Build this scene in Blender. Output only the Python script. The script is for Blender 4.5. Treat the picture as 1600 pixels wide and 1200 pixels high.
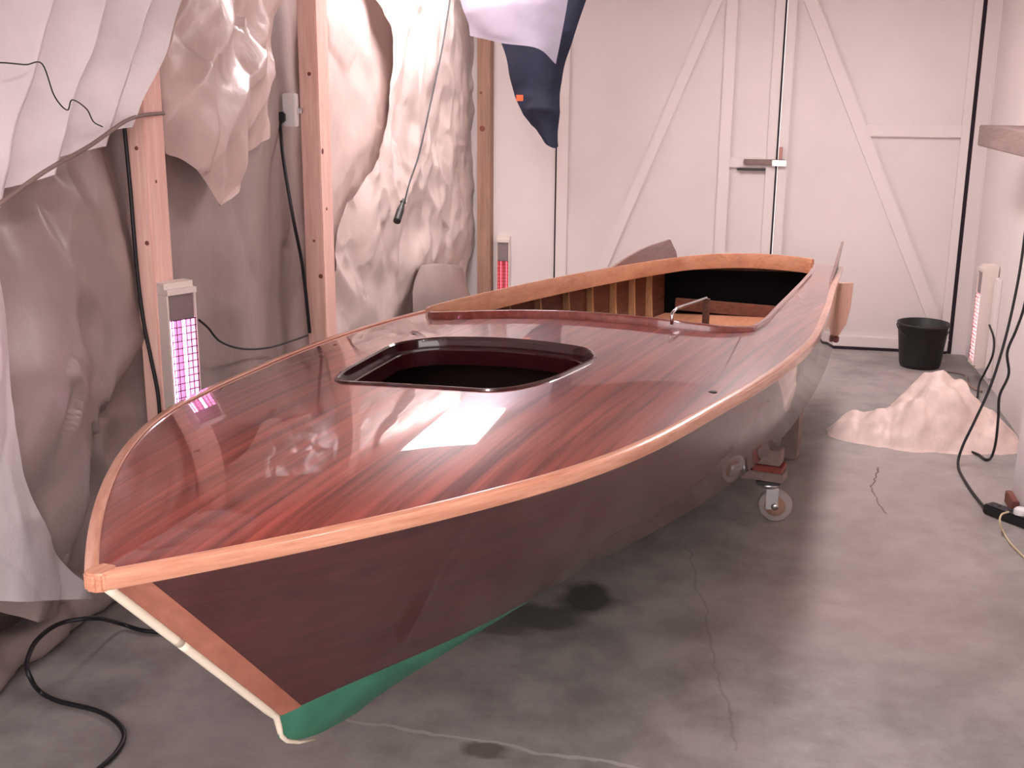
import bpy, bmesh, math, random
import numpy as np
from mathutils import Vector, Matrix, noise
from mathutils.geometry import delaunay_2d_cdt

for o in list(bpy.data.objects):
    bpy.data.objects.remove(o)
SC = bpy.context.scene
COL = SC.collection
random.seed(7); noise.seed_set(1)

# ------------------------------------------------------------------ camera
FPX, CAMH = 1800.0, 1.58
PITCH, YAW, ROLL = math.radians(14.4), math.radians(11.5), 0.008
fw = Vector((-math.sin(YAW)*math.cos(PITCH), math.cos(YAW)*math.cos(PITCH), -math.sin(PITCH)))
r0 = Vector((math.cos(YAW), math.sin(YAW), 0)); u0 = r0.cross(fw)
RT = r0*math.cos(ROLL) + u0*math.sin(ROLL)
UP = u0*math.cos(ROLL) - r0*math.sin(ROLL)
CP = Vector((0, 0, CAMH))
cam_d = bpy.data.cameras.new('camera'); cam = bpy.data.objects.new('camera', cam_d); COL.objects.link(cam)
cam_d.sensor_width = 36.0; cam_d.lens = FPX/1600*36.0; cam_d.clip_start = 0.05
cam.matrix_world = Matrix(((RT.x, UP.x, -fw.x, CP.x), (RT.y, UP.y, -fw.y, CP.y), (RT.z, UP.z, -fw.z, CP.z), (0, 0, 0, 1)))
SC.camera = cam

# ------------------------------------------------------------------ world, exposure
SC.view_settings.view_transform = 'Standard'
SC.view_settings.look = 'None'
SC.view_settings.gamma = 1.0
SC.view_settings.use_curve_mapping = False
SC.view_settings.exposure = 1.40
SC.cycles.max_bounces = 6; SC.cycles.diffuse_bounces = 3; SC.cycles.glossy_bounces = 3; SC.cycles.transmission_bounces = 2
SC.cycles.caustics_reflective = False; SC.cycles.caustics_refractive = False
w = bpy.data.worlds.new('world'); SC.world = w; w.use_nodes = True
w.node_tree.nodes['Background'].inputs[0].default_value = (1.0, 0.90, 0.92, 1)
w.node_tree.nodes['Background'].inputs[1].default_value = 1.6
LAMP_POWER = 17.0

# ------------------------------------------------------------------ helpers
def ray(px, py):
    return fw + RT*((px-800)/FPX) + UP*((600-py)/FPX)
def at_x(px, py, X):
    d = ray(px, py); return CP + d*(X/d.x)
def at_y(px, py, Y):
    d = ray(px, py); return CP + d*(Y/d.y)
def at_z(px, py, Z):
    d = ray(px, py); return CP + d*((Z-CAMH)/d.z)

def obj(name, mesh, mat=None, parent=None, smooth=False):
    if isinstance(mesh, bmesh.types.BMesh):
        bm = mesh; mesh = bpy.data.meshes.new(name); bm.normal_update(); bm.to_mesh(mesh); bm.free()
    o = bpy.data.objects.new(name, mesh); COL.objects.link(o)
    if mat is not None and not mesh.materials: mesh.materials.append(mat)
    if parent is not None: o.parent = parent
    if smooth:
        for p in mesh.polygons: p.use_smooth = True
    return o
def empty(name, loc=(0, 0, 0), rz=0.0):
    o = bpy.data.objects.new(name, None); COL.objects.link(o); o.location = loc; o.rotation_euler = (0, 0, rz)
    o.empty_display_size = 0.1
    return o
def tag(o, label, cat, group=None):
    o['label'] = label; o['category'] = cat
    if group: o['group'] = group
    return o
def struct(o, label=None):
    o['kind'] = 'structure'
    if label: o['label'] = label
    return o
def mesh_pd(name, verts, faces):
    m = bpy.data.meshes.new(name); m.from_pydata([tuple(v) for v in verts], [], faces); m.update(); return m
def add_box(bm, lo, hi, bev=0.0):
    x0, y0, z0 = lo; x1, y1, z1 = hi
    v = [bm.verts.new(c) for c in ((x0,y0,z0),(x1,y0,z0),(x1,y1,z0),(x0,y1,z0),(x0,y0,z1),(x1,y0,z1),(x1,y1,z1),(x0,y1,z1))]
    fs = [bm.faces.new([v[i] for i in f]) for f in ((3,2,1,0),(4,5,6,7),(0,1,5,4),(1,2,6,5),(2,3,7,6),(3,0,4,7))]
    if bev > 0:
        es = list({e for f in fs for e in f.edges})
        bmesh.ops.bevel(bm, geom=es, offset=bev, segments=2, affect='EDGES')
def box(name, lo, hi, mat, parent=None, bev=0.0):
    bm = bmesh.new(); add_box(bm, lo, hi, bev); return obj(name, bm, mat, parent)
def catmull(pts, n):
    P = [Vector(p) for p in pts]
    if len(P) < 3:
        return [P[0].lerp(P[-1], i/n) for i in range(n+1)]
    P = [P[0]*2-P[1]] + P + [P[-1]*2-P[-2]]
    out = []; segs = len(P)-3
    for k in range(n+1):
        t = k/n*segs; i = min(int(t), segs-1); t -= i
        a, b, c, d = P[i:i+4]
        out.append(0.5*((2*b)+(c-a)*t+(2*a-5*b+4*c-d)*t*t+(3*b-a-3*c+d)*t**3))
    return out
def tube_geo(path, r, n=8, taper=None):
    P = [Vector(p) for p in path]; V = []; F = []
    prev = None
    for i, p in enumerate(P):
        t = (P[min(i+1, len(P)-1)]-P[max(i-1, 0)]).normalized()
        if prev is None:
            a = Vector((0, 0, 1)) if abs(t.z) < .9 else Vector((1, 0, 0))
            nrm = t.cross(a).normalized()
        else:
            nrm = (prev - t*prev.dot(t)).normalized()
        prev = nrm; b = t.cross(nrm)
        rr = r if taper is None else r*taper(i/(len(P)-1))
        for k in range(n):
            an = 2*math.pi*k/n
            V.append(p + (nrm*math.cos(an)+b*math.sin(an))*rr)
    for i in range(len(P)-1):
        for k in range(n):
            F.append((i*n+k, i*n+(k+1) % n, (i+1)*n+(k+1) % n, (i+1)*n+k))
    F.append(tuple(range(n))[::-1]); F.append(tuple((len(P)-1)*n+k for k in range(n)))
    return V, F
def tube(name, path, r, mat, parent=None, n=8, seg=None, taper=None):
    if seg: path = catmull(path, seg)
    V, F = tube_geo(path, r, n, taper)
    return obj(name, mesh_pd(name, V, F), mat, parent, smooth=True)
def lathe(name, prof, mat, parent=None, n=40, loc=(0,0,0), axis='z'):
    V = []; F = []
    for (r, z) in prof:
        for k in range(n):
            a = 2*math.pi*k/n
            c = (r*math.cos(a), r*math.sin(a), z)
            if axis == 'x': c = (z, c[0], c[1])
            if axis == 'y': c = (c[0], z, c[1])
            V.append((c[0]+loc[0], c[1]+loc[1], c[2]+loc[2]))
    for i in range(len(prof)-1):
        for k in range(n):
            F.append((i*n+k, i*n+(k+1) % n, (i+1)*n+(k+1) % n, (i+1)*n+k))
    o = obj(name, mesh_pd(name, V, F), mat, parent, smooth=True)
    return o
def sharp(o, ang=35):
    m = o.data
    bm = bmesh.new(); bm.from_mesh(m)
    for e in bm.edges:
        if len(e.link_faces) == 2 and e.calc_face_angle(0) > math.radians(ang): e.smooth = False
    bm.to_mesh(m); bm.free()
    return o

# ------------------------------------------------------------------ materials
class N:
    def __init__(s, name):
        s.m = bpy.data.materials.new(name); s.m.use_nodes = True
        s.t = s.m.node_tree; s.b = s.t.nodes['Principled BSDF']; s.out = s.t.nodes['Material Output']
    def add(s, typ, **kw):
        n = s.t.nodes.new(typ)
        for k, v in kw.items(): setattr(n, k, v)
        return n
    def link(s, a, b): s.t.links.new(a, b)
    def coord(s, scale=(1,1,1), rot=(0,0,0), src='Object'):
        c = s.add('ShaderNodeTexCoord'); m = s.add('ShaderNodeMapping')
        m.inputs['Scale'].default_value = scale; m.inputs['Rotation'].default_value = rot
        s.link(c.outputs[src], m.inputs['Vector']); return m.outputs[0]
    def noise(s, vec, scale, detail=4, rough=.55, dist=0):
        n = s.add('ShaderNodeTexNoise'); n.inputs['Scale'].default_value = scale; n.inputs['Detail'].default_value = detail
        n.inputs['Roughness'].default_value = rough; n.inputs['Distortion'].default_value = dist
        if vec is not None: s.link(vec, n.inputs['Vector'])
        return n.outputs['Fac']
    def ramp(s, fac, stops):
        r = s.add('ShaderNodeValToRGB'); e = r.color_ramp.elements
        while len(e) < len(stops): e.new(.5)
        for k, (p, c) in enumerate(stops): e[k].position = p; e[k].color = (*c, 1) if len(c) == 3 else c
        s.link(fac, r.inputs[0]); return r.outputs[0]
    def mix(s, fac, a, b, mode='MIX'):
        n = s.add('ShaderNodeMix', data_type='RGBA', blend_type=mode)
        for sock, v in ((n.inputs[0], fac), (n.inputs[6], a), (n.inputs[7], b)):
            if isinstance(v, bpy.types.NodeSocket): s.link(v, sock)
            elif isinstance(v, tuple): sock.default_value = (*v, 1) if len(v) == 3 else v
            else: sock.default_value = v
        return n.outputs[2]
    def math(s, op, a, b=0.0, clamp=False):
        n = s.add('ShaderNodeMath', operation=op); n.use_clamp = clamp
        for sock, v in zip(n.inputs, (a, b)):
            if isinstance(v, bpy.types.NodeSocket): s.link(v, sock)
            else: sock.default_value = v
        return n.outputs[0]
    def bump(s, h, strength=.2, dist=.01):
        n = s.add('ShaderNodeBump'); n.inputs['Strength'].default_value = strength; n.inputs['Distance'].default_value = dist
        s.link(h, n.inputs['Height']); s.link(n.outputs[0], s.b.inputs['Normal']); return n
    def set(s, **kw):
        al = dict(color='Base Color', rough='Roughness', metal='Metallic', spec='Specular IOR Level', coat='Coat Weight',
                  coat_rough='Coat Roughness', alpha='Alpha', trans='Transmission Weight', emit='Emission Color', estr='Emission Strength',
                  sheen='Sheen Weight', coat_ior='Coat IOR', ior='IOR')
        for k, v in kw.items():
            sock = s.b.inputs[al[k]]
            if isinstance(v, bpy.types.NodeSocket): s.link(v, sock)
            elif isinstance(v, tuple): sock.default_value = (*v, 1) if len(v) == 3 else v
            else: sock.default_value = v
        return s

def plain(name, col, rough=.5, metal=0.0, var=.12, scale=6, **kw):
    n = N(name); f = n.noise(n.coord(), scale, 5)
    a = tuple(c*(1-var) for c in col); b = tuple(min(1, c*(1+var)) for c in col)
    n.set(color=n.ramp(f, [(.3, a), (.7, b)]), rough=rough, metal=metal, **kw)
    return n.m
def emit(name, col, s):
    n = N(name); n.set(color=col, emit=col, estr=s, rough=.5); return n.m
def wood(name, dark, light, scale=(14, 1, 14), rot=(0,0,0), rough=.45, coat=0.0, streak=.6, coat_rough=.03, bump=0.0, big=1.0, coat_ior=1.5, src='Object'):
    n = N(name); v = n.coord(scale, rot, src)
    f1 = n.noise(v, 2.2*big, 6, .6, .4); f2 = n.noise(v, 9*big, 4, .6)
    f = n.math('ADD', n.math('MULTIPLY', f1, streak), n.math('MULTIPLY', f2, 1-streak))
    c = n.ramp(f, [(.36, dark), (.5, tuple((a+b)/2 for a, b in zip(dark, light))), (.64, light)])
    n.set(color=c, rough=rough, coat=coat, coat_rough=coat_rough, coat_ior=coat_ior)
    if bump: n.bump(f, bump, .004)
    return n.m

M = {}
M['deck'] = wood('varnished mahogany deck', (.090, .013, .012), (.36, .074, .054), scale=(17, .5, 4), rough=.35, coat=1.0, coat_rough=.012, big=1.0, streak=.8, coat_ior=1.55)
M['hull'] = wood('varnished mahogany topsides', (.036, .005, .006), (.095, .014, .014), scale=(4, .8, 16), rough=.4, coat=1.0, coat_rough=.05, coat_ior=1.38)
M['rim'] = wood('dark red varnished moulding', (.022, .003, .005), (.045, .006, .008), scale=(10, 2, 10), rough=.25, coat=1.0, coat_rough=.02)
M['rimred'] = wood('red varnished coaming face', (.16, .028, .022), (.3, .065, .042), scale=(8, 8, 8), rough=.25, coat=1.0, coat_rough=.03)
M['rail'] = wood('pale varnished rubbing strake', (.5, .19, .11), (.78, .4, .25), scale=(20, 1.5, 20), rough=.3, coat=.8, coat_rough=.06)
M['rail_uv'] = wood('pale varnished strake', (.50, .20, .12), (.76, .39, .25), scale=(2.0, 26, 1), rough=.3, coat=.8, coat_rough=.06, src='UV')
M['board'] = wood('pale orange board', (.66, .36, .26), (.82, .5, .38), scale=(24, 24, 2), rough=.5)
M['cheek'] = wood('pink varnished stem timber', (.36, .12, .075), (.5, .19, .12), scale=(9, 3, 3), rough=.4, coat=.5, coat_rough=.1)
M['tan'] = wood('orange tan plywood', (.38, .155, .08), (.56, .27, .155), scale=(6, 2, 12), rough=.5, coat=.2)
M['rib'] = wood('cream frame timber', (.42, .24, .11), (.62, .4, .2), scale=(10, 10, 3), rough=.6)
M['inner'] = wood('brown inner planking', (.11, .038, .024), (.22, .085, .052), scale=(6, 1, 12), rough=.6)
M['black_in'] = plain('matt black bulkhead', (.0025, .0025, .003), .9, spec=.1)  # one even near-black tone with hardly any reflection
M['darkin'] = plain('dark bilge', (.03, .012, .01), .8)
M['green'] = plain('green bottom paint', (.045, .22, .135), .45, var=.25, scale=9)
M['fin'] = wood('grey brown fin board', (.16, .095, .085), (.25, .155, .14), scale=(6, 2, 12), rough=.4, coat=.4)
M['stud'] = wood('pink sawn stud', (.80, .46, .38), (.95, .65, .55), scale=(16, 16, .9), rough=.75, bump=.1)
M['stud_old'] = wood('old brown post', (.30, .17, .12), (.46, .27, .19), scale=(16, 16, 1.2), rough=.8)
M['plank'] = wood('weathered brown plank', (.19, .13, .115), (.29, .205, .18), scale=(10, 1, 10), rough=.8)
M['metal'] = plain('brushed steel', (.62, .60, .60), .28, 1.0, .08)
M['chrome'] = plain('chrome', (.8, .8, .82), .12, 1.0, .05)
M['brass'] = plain('pale cream stem band', (.95, .86, .68), .3, 0.0, .03)
M['darkmetal'] = plain('dark metal', (.06, .055, .055), .4, 1.0)
M['black'] = plain('black rubber', (.008, .008, .011), .5)
M['blackp'] = plain('black plastic', (.012, .013, .013), .45)
M['wheel'] = plain('grey rubber wheel', (.36, .30, .28), .6)
M['redpaint'] = wood('red brown dolly block', (.17, .025, .018), (.28, .05, .035), rough=.6)
M['casing'] = plain('cream heater casing', (.78, .68, .62), .35, var=.05)
M['reflector'] = plain('grey heater reflector', (.30, .25, .25), .4, .4, .08)
M['white_plastic'] = plain('white plastic', (.85, .82, .80), .4, var=.05)
M['cream_flex'] = plain('cream flex', (.72, .58, .38), .5)
M['glow_pink'] = emit('pink hot element', (1.0, .30, .70), 4.5)
M['glow_red'] = emit('red hot element', (1.0, .06, .09), 1.6)
M['glow_white'] = emit('white hot element', (1.0, .42, .48), 8)
M['lamp'] = emit('fluorescent diffuser', (1.0, .90, .92), LAMP_POWER*.98)
M['lamp_left'] = emit('warm fluorescent diffuser', (1.0, .90, .92), LAMP_POWER*.46)
M['fill_near'] = emit('near fill diffuser', (1.0, .90, .92), LAMP_POWER*.55)
M['orange'] = plain('orange tag', (.75, .12, .03), .6)
M['sap'] = plain('knot wood', (.22, .07, .05), .7)

def poly_mat(name, col, spec=.5, rough=.32, transl=.10):
    n = N(name); v = n.coord()
    f = n.noise(v, 3.5, 6, .6, .3)
    c = n.ramp(f, [(.25, tuple(x*.86 for x in col)), (.75, tuple(min(1, x*1.08) for x in col))])
    n.set(color=c, rough=rough, spec=spec)
    h1 = n.noise(v, 17, 5, .65, 1.2)
    vor = n.add('ShaderNodeTexVoronoi', feature='DISTANCE_TO_EDGE'); vor.inputs['Scale'].default_value = 9
    n.link(v, vor.inputs['Vector'])
    h = n.math('ADD', h1, n.math('MULTIPLY', n.math('MINIMUM', vor.outputs['Distance'], .25), .8))
    b = n.bump(h, .22, .010)
    tr = n.add('ShaderNodeBsdfTranslucent'); n.link(c, tr.inputs['Color']); n.link(b.outputs[0], tr.inputs['Normal'])
    mx = n.add('ShaderNodeMixShader'); mx.inputs[0].default_value = transl
    n.link(n.b.outputs[0], mx.inputs[1]); n.link(tr.outputs[0], mx.inputs[2]); n.link(mx.outputs[0], n.out.inputs['Surface'])
    return n.m
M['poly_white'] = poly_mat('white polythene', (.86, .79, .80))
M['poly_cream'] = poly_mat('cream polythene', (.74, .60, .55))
M['poly_brown'] = poly_mat('dull brown polythene', (.40, .31, .285), rough=.36)  # brown stands in for the dark wall seen through clear film
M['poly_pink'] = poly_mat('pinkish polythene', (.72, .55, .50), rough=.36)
M['grey_cloth'] = plain('pale lilac grey cloth', (.26, .235, .285), .8)
M['navy'] = plain('navy cloth', (.009, .013, .034), .8, var=.35)
M['fluff'] = plain('pinkish white crumpled plastic', (.78, .60, .54), .55, var=.14, scale=14)

def wall_paint(name, col, mott=.05):
    n = N(name); v = n.coord(); f = n.noise(v, 2.0, 6, .6)
    f2 = n.noise(v, 60, 3)
    n.set(color=n.ramp(f, [(.3, tuple(x*(1-mott) for x in col)), (.7, tuple(min(1, x*(1+mott*.6)) for x in col))]), rough=.7)
    n.bump(f2, .08, .004); return n.m
M['wall'] = wall_paint('white painted boards', (.80, .725, .70))
M['trimwhite'] = wall_paint('white painted batten', (.82, .74, .715), .03)
M['wall_brown'] = wall_paint('bare brown boards', (.30, .22, .19), .2)
M['ceil'] = wall_paint('bare ceiling boards', (.36, .26, .22), .15)
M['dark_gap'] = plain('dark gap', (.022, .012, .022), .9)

def concrete():
    n = N('stained concrete floor'); v = n.coord()
    f1 = n.noise(v, 1.1, 6, .6, .5); f2 = n.noise(v, 6, 6, .65); f3 = n.noise(v, 70, 3)
    c = n.ramp(f1, [(.3, (.235, .222, .210)), (.5, (.385, .362, .343)), (.72, (.47, .43, .408))])
    c2 = n.ramp(f2, [(.3, (.62, .60, .60)), (.6, (1, 1, 1)), (.8, (1.0, .92, .88))])
    c = n.mix(1.0, c, c2, 'MULTIPLY')
    # oil stain, small stains: own shapes on the slab (world metres)
    sep = n.add('ShaderNodeSeparateXYZ'); wv = n.add('ShaderNodeVectorMath', operation='ADD')
    wn = n.add('ShaderNodeTexNoise'); wn.inputs['Scale'].default_value = 7; wn.inputs['Detail'].default_value = 4; n.link(v, wn.inputs['Vector'])
    ws = n.add('ShaderNodeVectorMath', operation='MULTIPLY_ADD'); ws.inputs[1].default_value = (.14, .14, 0); ws.inputs[2].default_value = (-.07, -.07, 0)
    n.link(wn.outputs['Color'], ws.inputs[0]); n.link(v, wv.inputs[0]); n.link(ws.outputs[0], wv.inputs[1]); n.link(wv.outputs[0], sep.inputs[0])
    X, Y = sep.outputs[0], sep.outputs[1]
    def spot(x, y, rx, ry, soft=.35):
        dx = n.math('DIVIDE', n.math('SUBTRACT', X, x), rx); dy = n.math('DIVIDE', n.math('SUBTRACT', Y, y), ry)
        d = n.math('SQRT', n.math('ADD', n.math('MULTIPLY', dx, dx), n.math('MULTIPLY', dy, dy)))
        mr = n.add('ShaderNodeMapRange'); mr.inputs[1].default_value = 1+soft; mr.inputs[2].default_value = 1-soft
        mr.inputs[3].default_value = 0; mr.inputs[4].default_value = 1; n.link(d, mr.inputs[0]); return mr.outputs[0]
    for (x, y, rx, ry, col, k) in ((-.44, 3.38, .095, .11, (.05, .05, .044), .85), (-.55, 3.22, .12, .085, (.08, .078, .07), .8), (-.67, 3.12, .09, .06, (.10, .098, .09), .7),
                                   (-.86, 2.78, .03, .02, (.06, .04, .04), .7), (-.56, 2.46, .05, .03, (.09, .055, .045), .7), (.45, 3.55, .5, .45, (.48, .36, .32), .4),
                                   (.62, 4.6, .45, .5, (.50, .38, .34), .4), (-1.1, 2.2, .3, .25, (.40, .36, .34), .4)):
        fac = n.math('MULTIPLY', spot(x, y, rx, ry, .8 if rx > .2 else .25), k)
        c = n.mix(fac, c, col)
    sep2 = n.add('ShaderNodeSeparateXYZ'); wv2 = n.add('ShaderNodeVectorMath', operation='MULTIPLY_ADD'); wv2.inputs[1].default_value = (.5, .5, 0)
    n.link(ws.outputs[0], wv2.inputs[0]); n.link(v, wv2.inputs[2]); n.link(wv2.outputs[0], sep2.inputs[0])
    X, Y = sep2.outputs[0], sep2.outputs[1]
    def seg(x0, y0, x1, y1, wd, col, k, cc):
        L = math.hypot(x1-x0, y1-y0); ux, uy = (x1-x0)/L, (y1-y0)/L
        ax = n.math('SUBTRACT', X, x0); ay = n.math('SUBTRACT', Y, y0)
        al = n.math('ADD', n.math('MULTIPLY', ax, ux), n.math('MULTIPLY', ay, uy))
        pe = n.math('ABSOLUTE', n.math('SUBTRACT', n.math('MULTIPLY', ax, uy), n.math('MULTIPLY', ay, ux)))
        m1 = n.math('LESS_THAN', pe, wd); m2 = n.math('GREATER_THAN', al, 0); m3 = n.math('LESS_THAN', al, L)
        return n.mix(n.math('MULTIPLY', n.math('MULTIPLY', m1, n.math('MULTIPLY', m2, m3)), k), cc, col)
    c = seg(-.95, 2.53, .4, 2.42, .006, (.55, .54, .50), .6, c)
    c = seg(.62, 4.98, .555, 4.70, .004, (.06, .045, .04), .8, c)
    c = seg(.555, 4.70, .58, 4.40, .003, (.09, .07, .06), .7, c)
    c = seg(-.15, 3.9, .05, 2.6, .004, (.09, .07, .065), .22, c)
    n.set(color=c, rough=n.ramp(f2, [(.3, (.42,)*3), (.7, (.62,)*3)]), spec=.4)
    n.bump(n.math('ADD', f3, n.math('MULTIPLY', f2, 2)), .15, .004)
    return n.m
M['floor'] = concrete()

# ------------------------------------------------------------------ room
YB, XL, XR = 7.41, -2.1, 1.36
struct(box('floor', (-2.6, -2.5, -.1), (2.2, YB+.3, 0), M['floor']), 'stained grey concrete garage floor')
struct(box('ceiling', (-2.6, -.6, 2.46), (2.2, YB+.3, 2.56), M['ceil']))
struct(box('wall_left', (XL-.1, -.6, 0), (XL, YB+.2, 2.46), M['wall_brown']))
# right wall with its two piers, one prism
bm = bmesh.new()
plan = [(XR, YB), (XR, 6.09), (1.318, 6.09), (1.30, 4.64), (1.088, 4.64), (1.088, 4.1), (1.30, 4.1), (1.30, -.6), (1.6, -.6), (1.6, YB)]
lo = [bm.verts.new((x, y, 0)) for x, y in plan]; hi = [bm.verts.new((x, y, 2.46)) for x, y in plan]
for i in range(len(plan)):
    j = (i+1) % len(plan); bm.faces.new((lo[i], lo[j], hi[j], hi[i]))
bm.faces.new(hi); bm.faces.new(lo[::-1]); bmesh.ops.recalc_face_normals(bm, faces=bm.faces)
struct(obj('wall_right', bm, M['wall']))
# back wall around the door opening
bm = bmesh.new()
add_box(bm, (XL, YB, 0), (-1.236, YB+.12, 2.46)); add_box(bm, (1.279, YB-.02, 0), (XR+.02, YB+.12, 2.46)); add_box(bm, (-1.236, YB+.02, 2.30), (1.272, YB+.12, 2.46))
struct(obj('wall_back', bm, M['wall']))
struct(box('trim_1', (1.352, YB-.028, 0), (1.372, YB-.021, 2.46), M['trimwhite']))
# black strips filling the door gaps and sill line, their shade painted in
struct(box('gap_shade_2', (1.257, YB-.0195, .002), (1.2785, YB+.06, 2.30), M['dark_gap']))
struct(box('gap_shade_5', (-1.22, YB-.03, .001), (1.25, YB+.04, .017), M['dark_gap']))
struct(box('gap_shade_3', (-1.2355, YB-.0005, .002), (-1.2255, YB+.06, 2.30), M['dark_gap']))
struct(box('gap_shade_4', (.1425, YB-.0275, .018), (.1535, YB+.05, 2.30), M['dark_gap']))

def diag(bm, x0, z0, x1, z1, wd, y0, y1, zlo, zhi):
    # slanted batten, cut level at zlo / zhi
    sl = (x1-x0)/(z1-z0)
    xa = x0+(zlo-z0)*sl; xb = x0+(zhi-z0)*sl; hw = wd/2*math.hypot(1, sl)
    v = [bm.verts.new(c) for c in ((xa-hw, y0, zlo), (xa+hw, y0, zlo), (xb+hw, y0, zhi), (xb-hw, y0, zhi), (xa-hw, y1, zlo), (xa+hw, y1, zlo), (xb+hw, y1, zhi), (xb-hw, y1, zhi))]
    for f in ((0,1,2,3),(7,6,5,4),(0,4,5,1),(1,5,6,2),(2,6,7,3),(3,7,4,0)): bm.faces.new([v[i] for i in f])
def door(name, label, xa, xb, stiles, rails, dg):
    d = struct(empty(name, (0, 0, 0)), label)
    box('panel', (xa+.004, YB, .018), (xb-.004, YB+.045, 2.29), M['wall'], d)
    for (a, b) in stiles: box('stile', (a, YB-.03, .018), (b, YB+.001, 2.29), M['trimwhite'], d, .003)
    for (a, b, z0, z1) in rails: box('rail', (a, YB-.028, z0), (b, YB+.001, z1), M['trimwhite'], d, .003)
    bm = bmesh.new(); diag(bm, *dg); obj('diagonal_brace', bm, M['trimwhite'], d)
    return d
d1 = door('door_1', 'left leaf of the white boarded garage door', -1.224, .143, [(-1.222, -1.15), (-.205, -.135), (.085, .141)],
          [(-1.15, -.205, .018, .085), (-.135, .085, .018, .085), (-.135, .085, 1.115, 1.175)], (-.262, 2.105, -.887, .53, .062, YB-.026, YB+.001, .086, 2.28))
d2 = door('door_2', 'right leaf of the white boarded garage door', .153, 1.256, [(.155, .212), (1.206, 1.254)],
          [(.212, 1.206, .018, .085), (.66, 1.206, 1.315, 1.39)], (.285, 2.102, 1.19, .146, .075, YB-.026, YB+.001, .086, 2.28))
lb = box('latch_bar', (-.052, YB-.06, 1.135), (.20, YB-.031, 1.168), M['plank'], d1, .004); lb['label'] = 'brown wooden turn bar latch'
box('latch_plate', (.12, YB-.066, 1.13), (.205, YB-.06, 1.166), M['metal'], d1, .002)
box('latch_keeper', (.158, YB-.055, 1.17), (.178, YB-.031, 1.245), M['cheek'], d2, .003)
box('rail_dark_strip', (-.09, YB-.04, 1.098), (.085, YB-.0005, 1.108), M['darkmetal'], d1, .002)  # thin dark strip along the lower edge of the middle rail

# ------------------------------------------------------------------ studs and post
def stud(name, label, lo, hi, mat, knots):
    e = tag(empty(name, ((lo[0]+hi[0])/2, (lo[1]+hi[1])/2, 0)), label, 'timber post')
    c = e.location
    bm = bmesh.new(); add_box(bm, (lo[0]-c.x, lo[1]-c.y, lo[2]), (hi[0]-c.x, hi[1]-c.y, hi[2]), .004)
    obj('timber', bm, mat, e)
    for (z, side, t, r) in knots:
        if side == 'x': p = (hi[0]-c.x, lo[1]-c.y+(hi[1]-lo[1])*t, z); ax = 'x'; prof = [(0.0001, .0012), (r*.8, .0012), (r, -.001)]
        else: p = (lo[0]-c.x+(hi[0]-lo[0])*t, lo[1]-c.y, z); ax = 'y'; prof = [(0.0001, -.0012), (r*.8, -.0012), (r, .001)]
        lathe('knot', prof, M['sap'], e, 12, p, ax)
    return e
stud('wall_stud', 'pink sawn timber stud behind the pink-glowing heater', (-1.812, 3.17, 0), (-1.75, 3.285, 2.46), M['stud'], [(1.40, 'y', .5, .007), (1.30, 'x', .4, .006), (1.12, 'y', .7, .008)])
stud('wall_stud', 'pink sawn timber stud carrying the white socket box', (-1.832, 4.59, 0), (-1.75, 4.722, 2.46), M['stud'], [(1.63, 'y', .55, .009), (1.32, 'x', .2, .014), (1.08, 'x', .4, .008), (.80, 'y', .8, .011), (.95, 'y', .5, .006)])
stud('corner_post', 'old brown timber post at the edge of the plastic sheeting by the back wall', (-1.725, 7.30, 0), (-1.640, 7.405, 2.46), M['stud_old'], [(1.55, 'y', .3, .01), (1.33, 'y', .4, .02)])

# ------------------------------------------------------------------ the boat (boat frame: x = starboard, y = aft from stem, z up)
BO, TH, BL = Vector((-1.0105, 1.5703, 0)), .232, 4.5956
KT = [0, .06, .15, .3, .45, .6, .75, .9, 1.]
KB = [.006, .252, .5261, .6922, .7404, .6752, .5817, .4908, .429]
KC = [.1, .2, .35, .6, 1.]; KCV = [.02, .269, .495, .774, .981]; ZC = [.3092, .2976, .3024, .2847, .2876]
HEEL, CROWN = .0495, .093
def sp(x, k, v):
    n = len(k); h = [k[i+1]-k[i] for i in range(n-1)]; d = [(v[i+1]-v[i])/h[i] for i in range(n-1)]
    m = [0]*n
    for i in range(1, n-1): m[i] = (d[i-1]*h[i]+d[i]*h[i-1])/(h[i-1]+h[i])
    m[0] = 2*d[0]-m[1]; m[-1] = 2*d[-1]-m[-2]
    i = 0
    while i < n-2 and x > k[i+1]: i += 1
    u = (x-k[i])/h[i]
    return (1+2*u)*(1-u)**2*v[i]+u*(1-u)**2*h[i]*m[i]+u*u*(3-2*u)*v[i+1]+u*u*(u-1)*h[i]*m[i+1]
def hb(s): return max(.006, sp(min(max(s/BL, 0), 1), KT, KB))
def zsh(s):
    t = s/BL; return .8038+.1266*t-.2354*t*t+.0068*t**3
def P(s, off, z): return Vector((off, s, z+HEEL*off))
def dz(s, off):
    b = hb(s); q = max(-1.2, min(1.2, off/b)); return zsh(s)+CROWN*b*(1-q*q)
def deckp(s, off, h=0.0): return P(s, off, dz(s, off)+h)
def chine(t): return hb(t*BL)*sp(t, KC, KCV), sp(t, KC, ZC)
def keelz(s): return float(np.interp(s, [.469, .52, .6, .75, 1.0, 1.4, 1.9, BL], [.2525, .215, .185, .155, .145, .165, .21, .225]))
boat = tag(empty('wooden_speedboat', BO, -TH), 'varnished mahogany speedboat with open cockpit and pale rubbing strakes on a wheeled dolly', 'boat')

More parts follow.
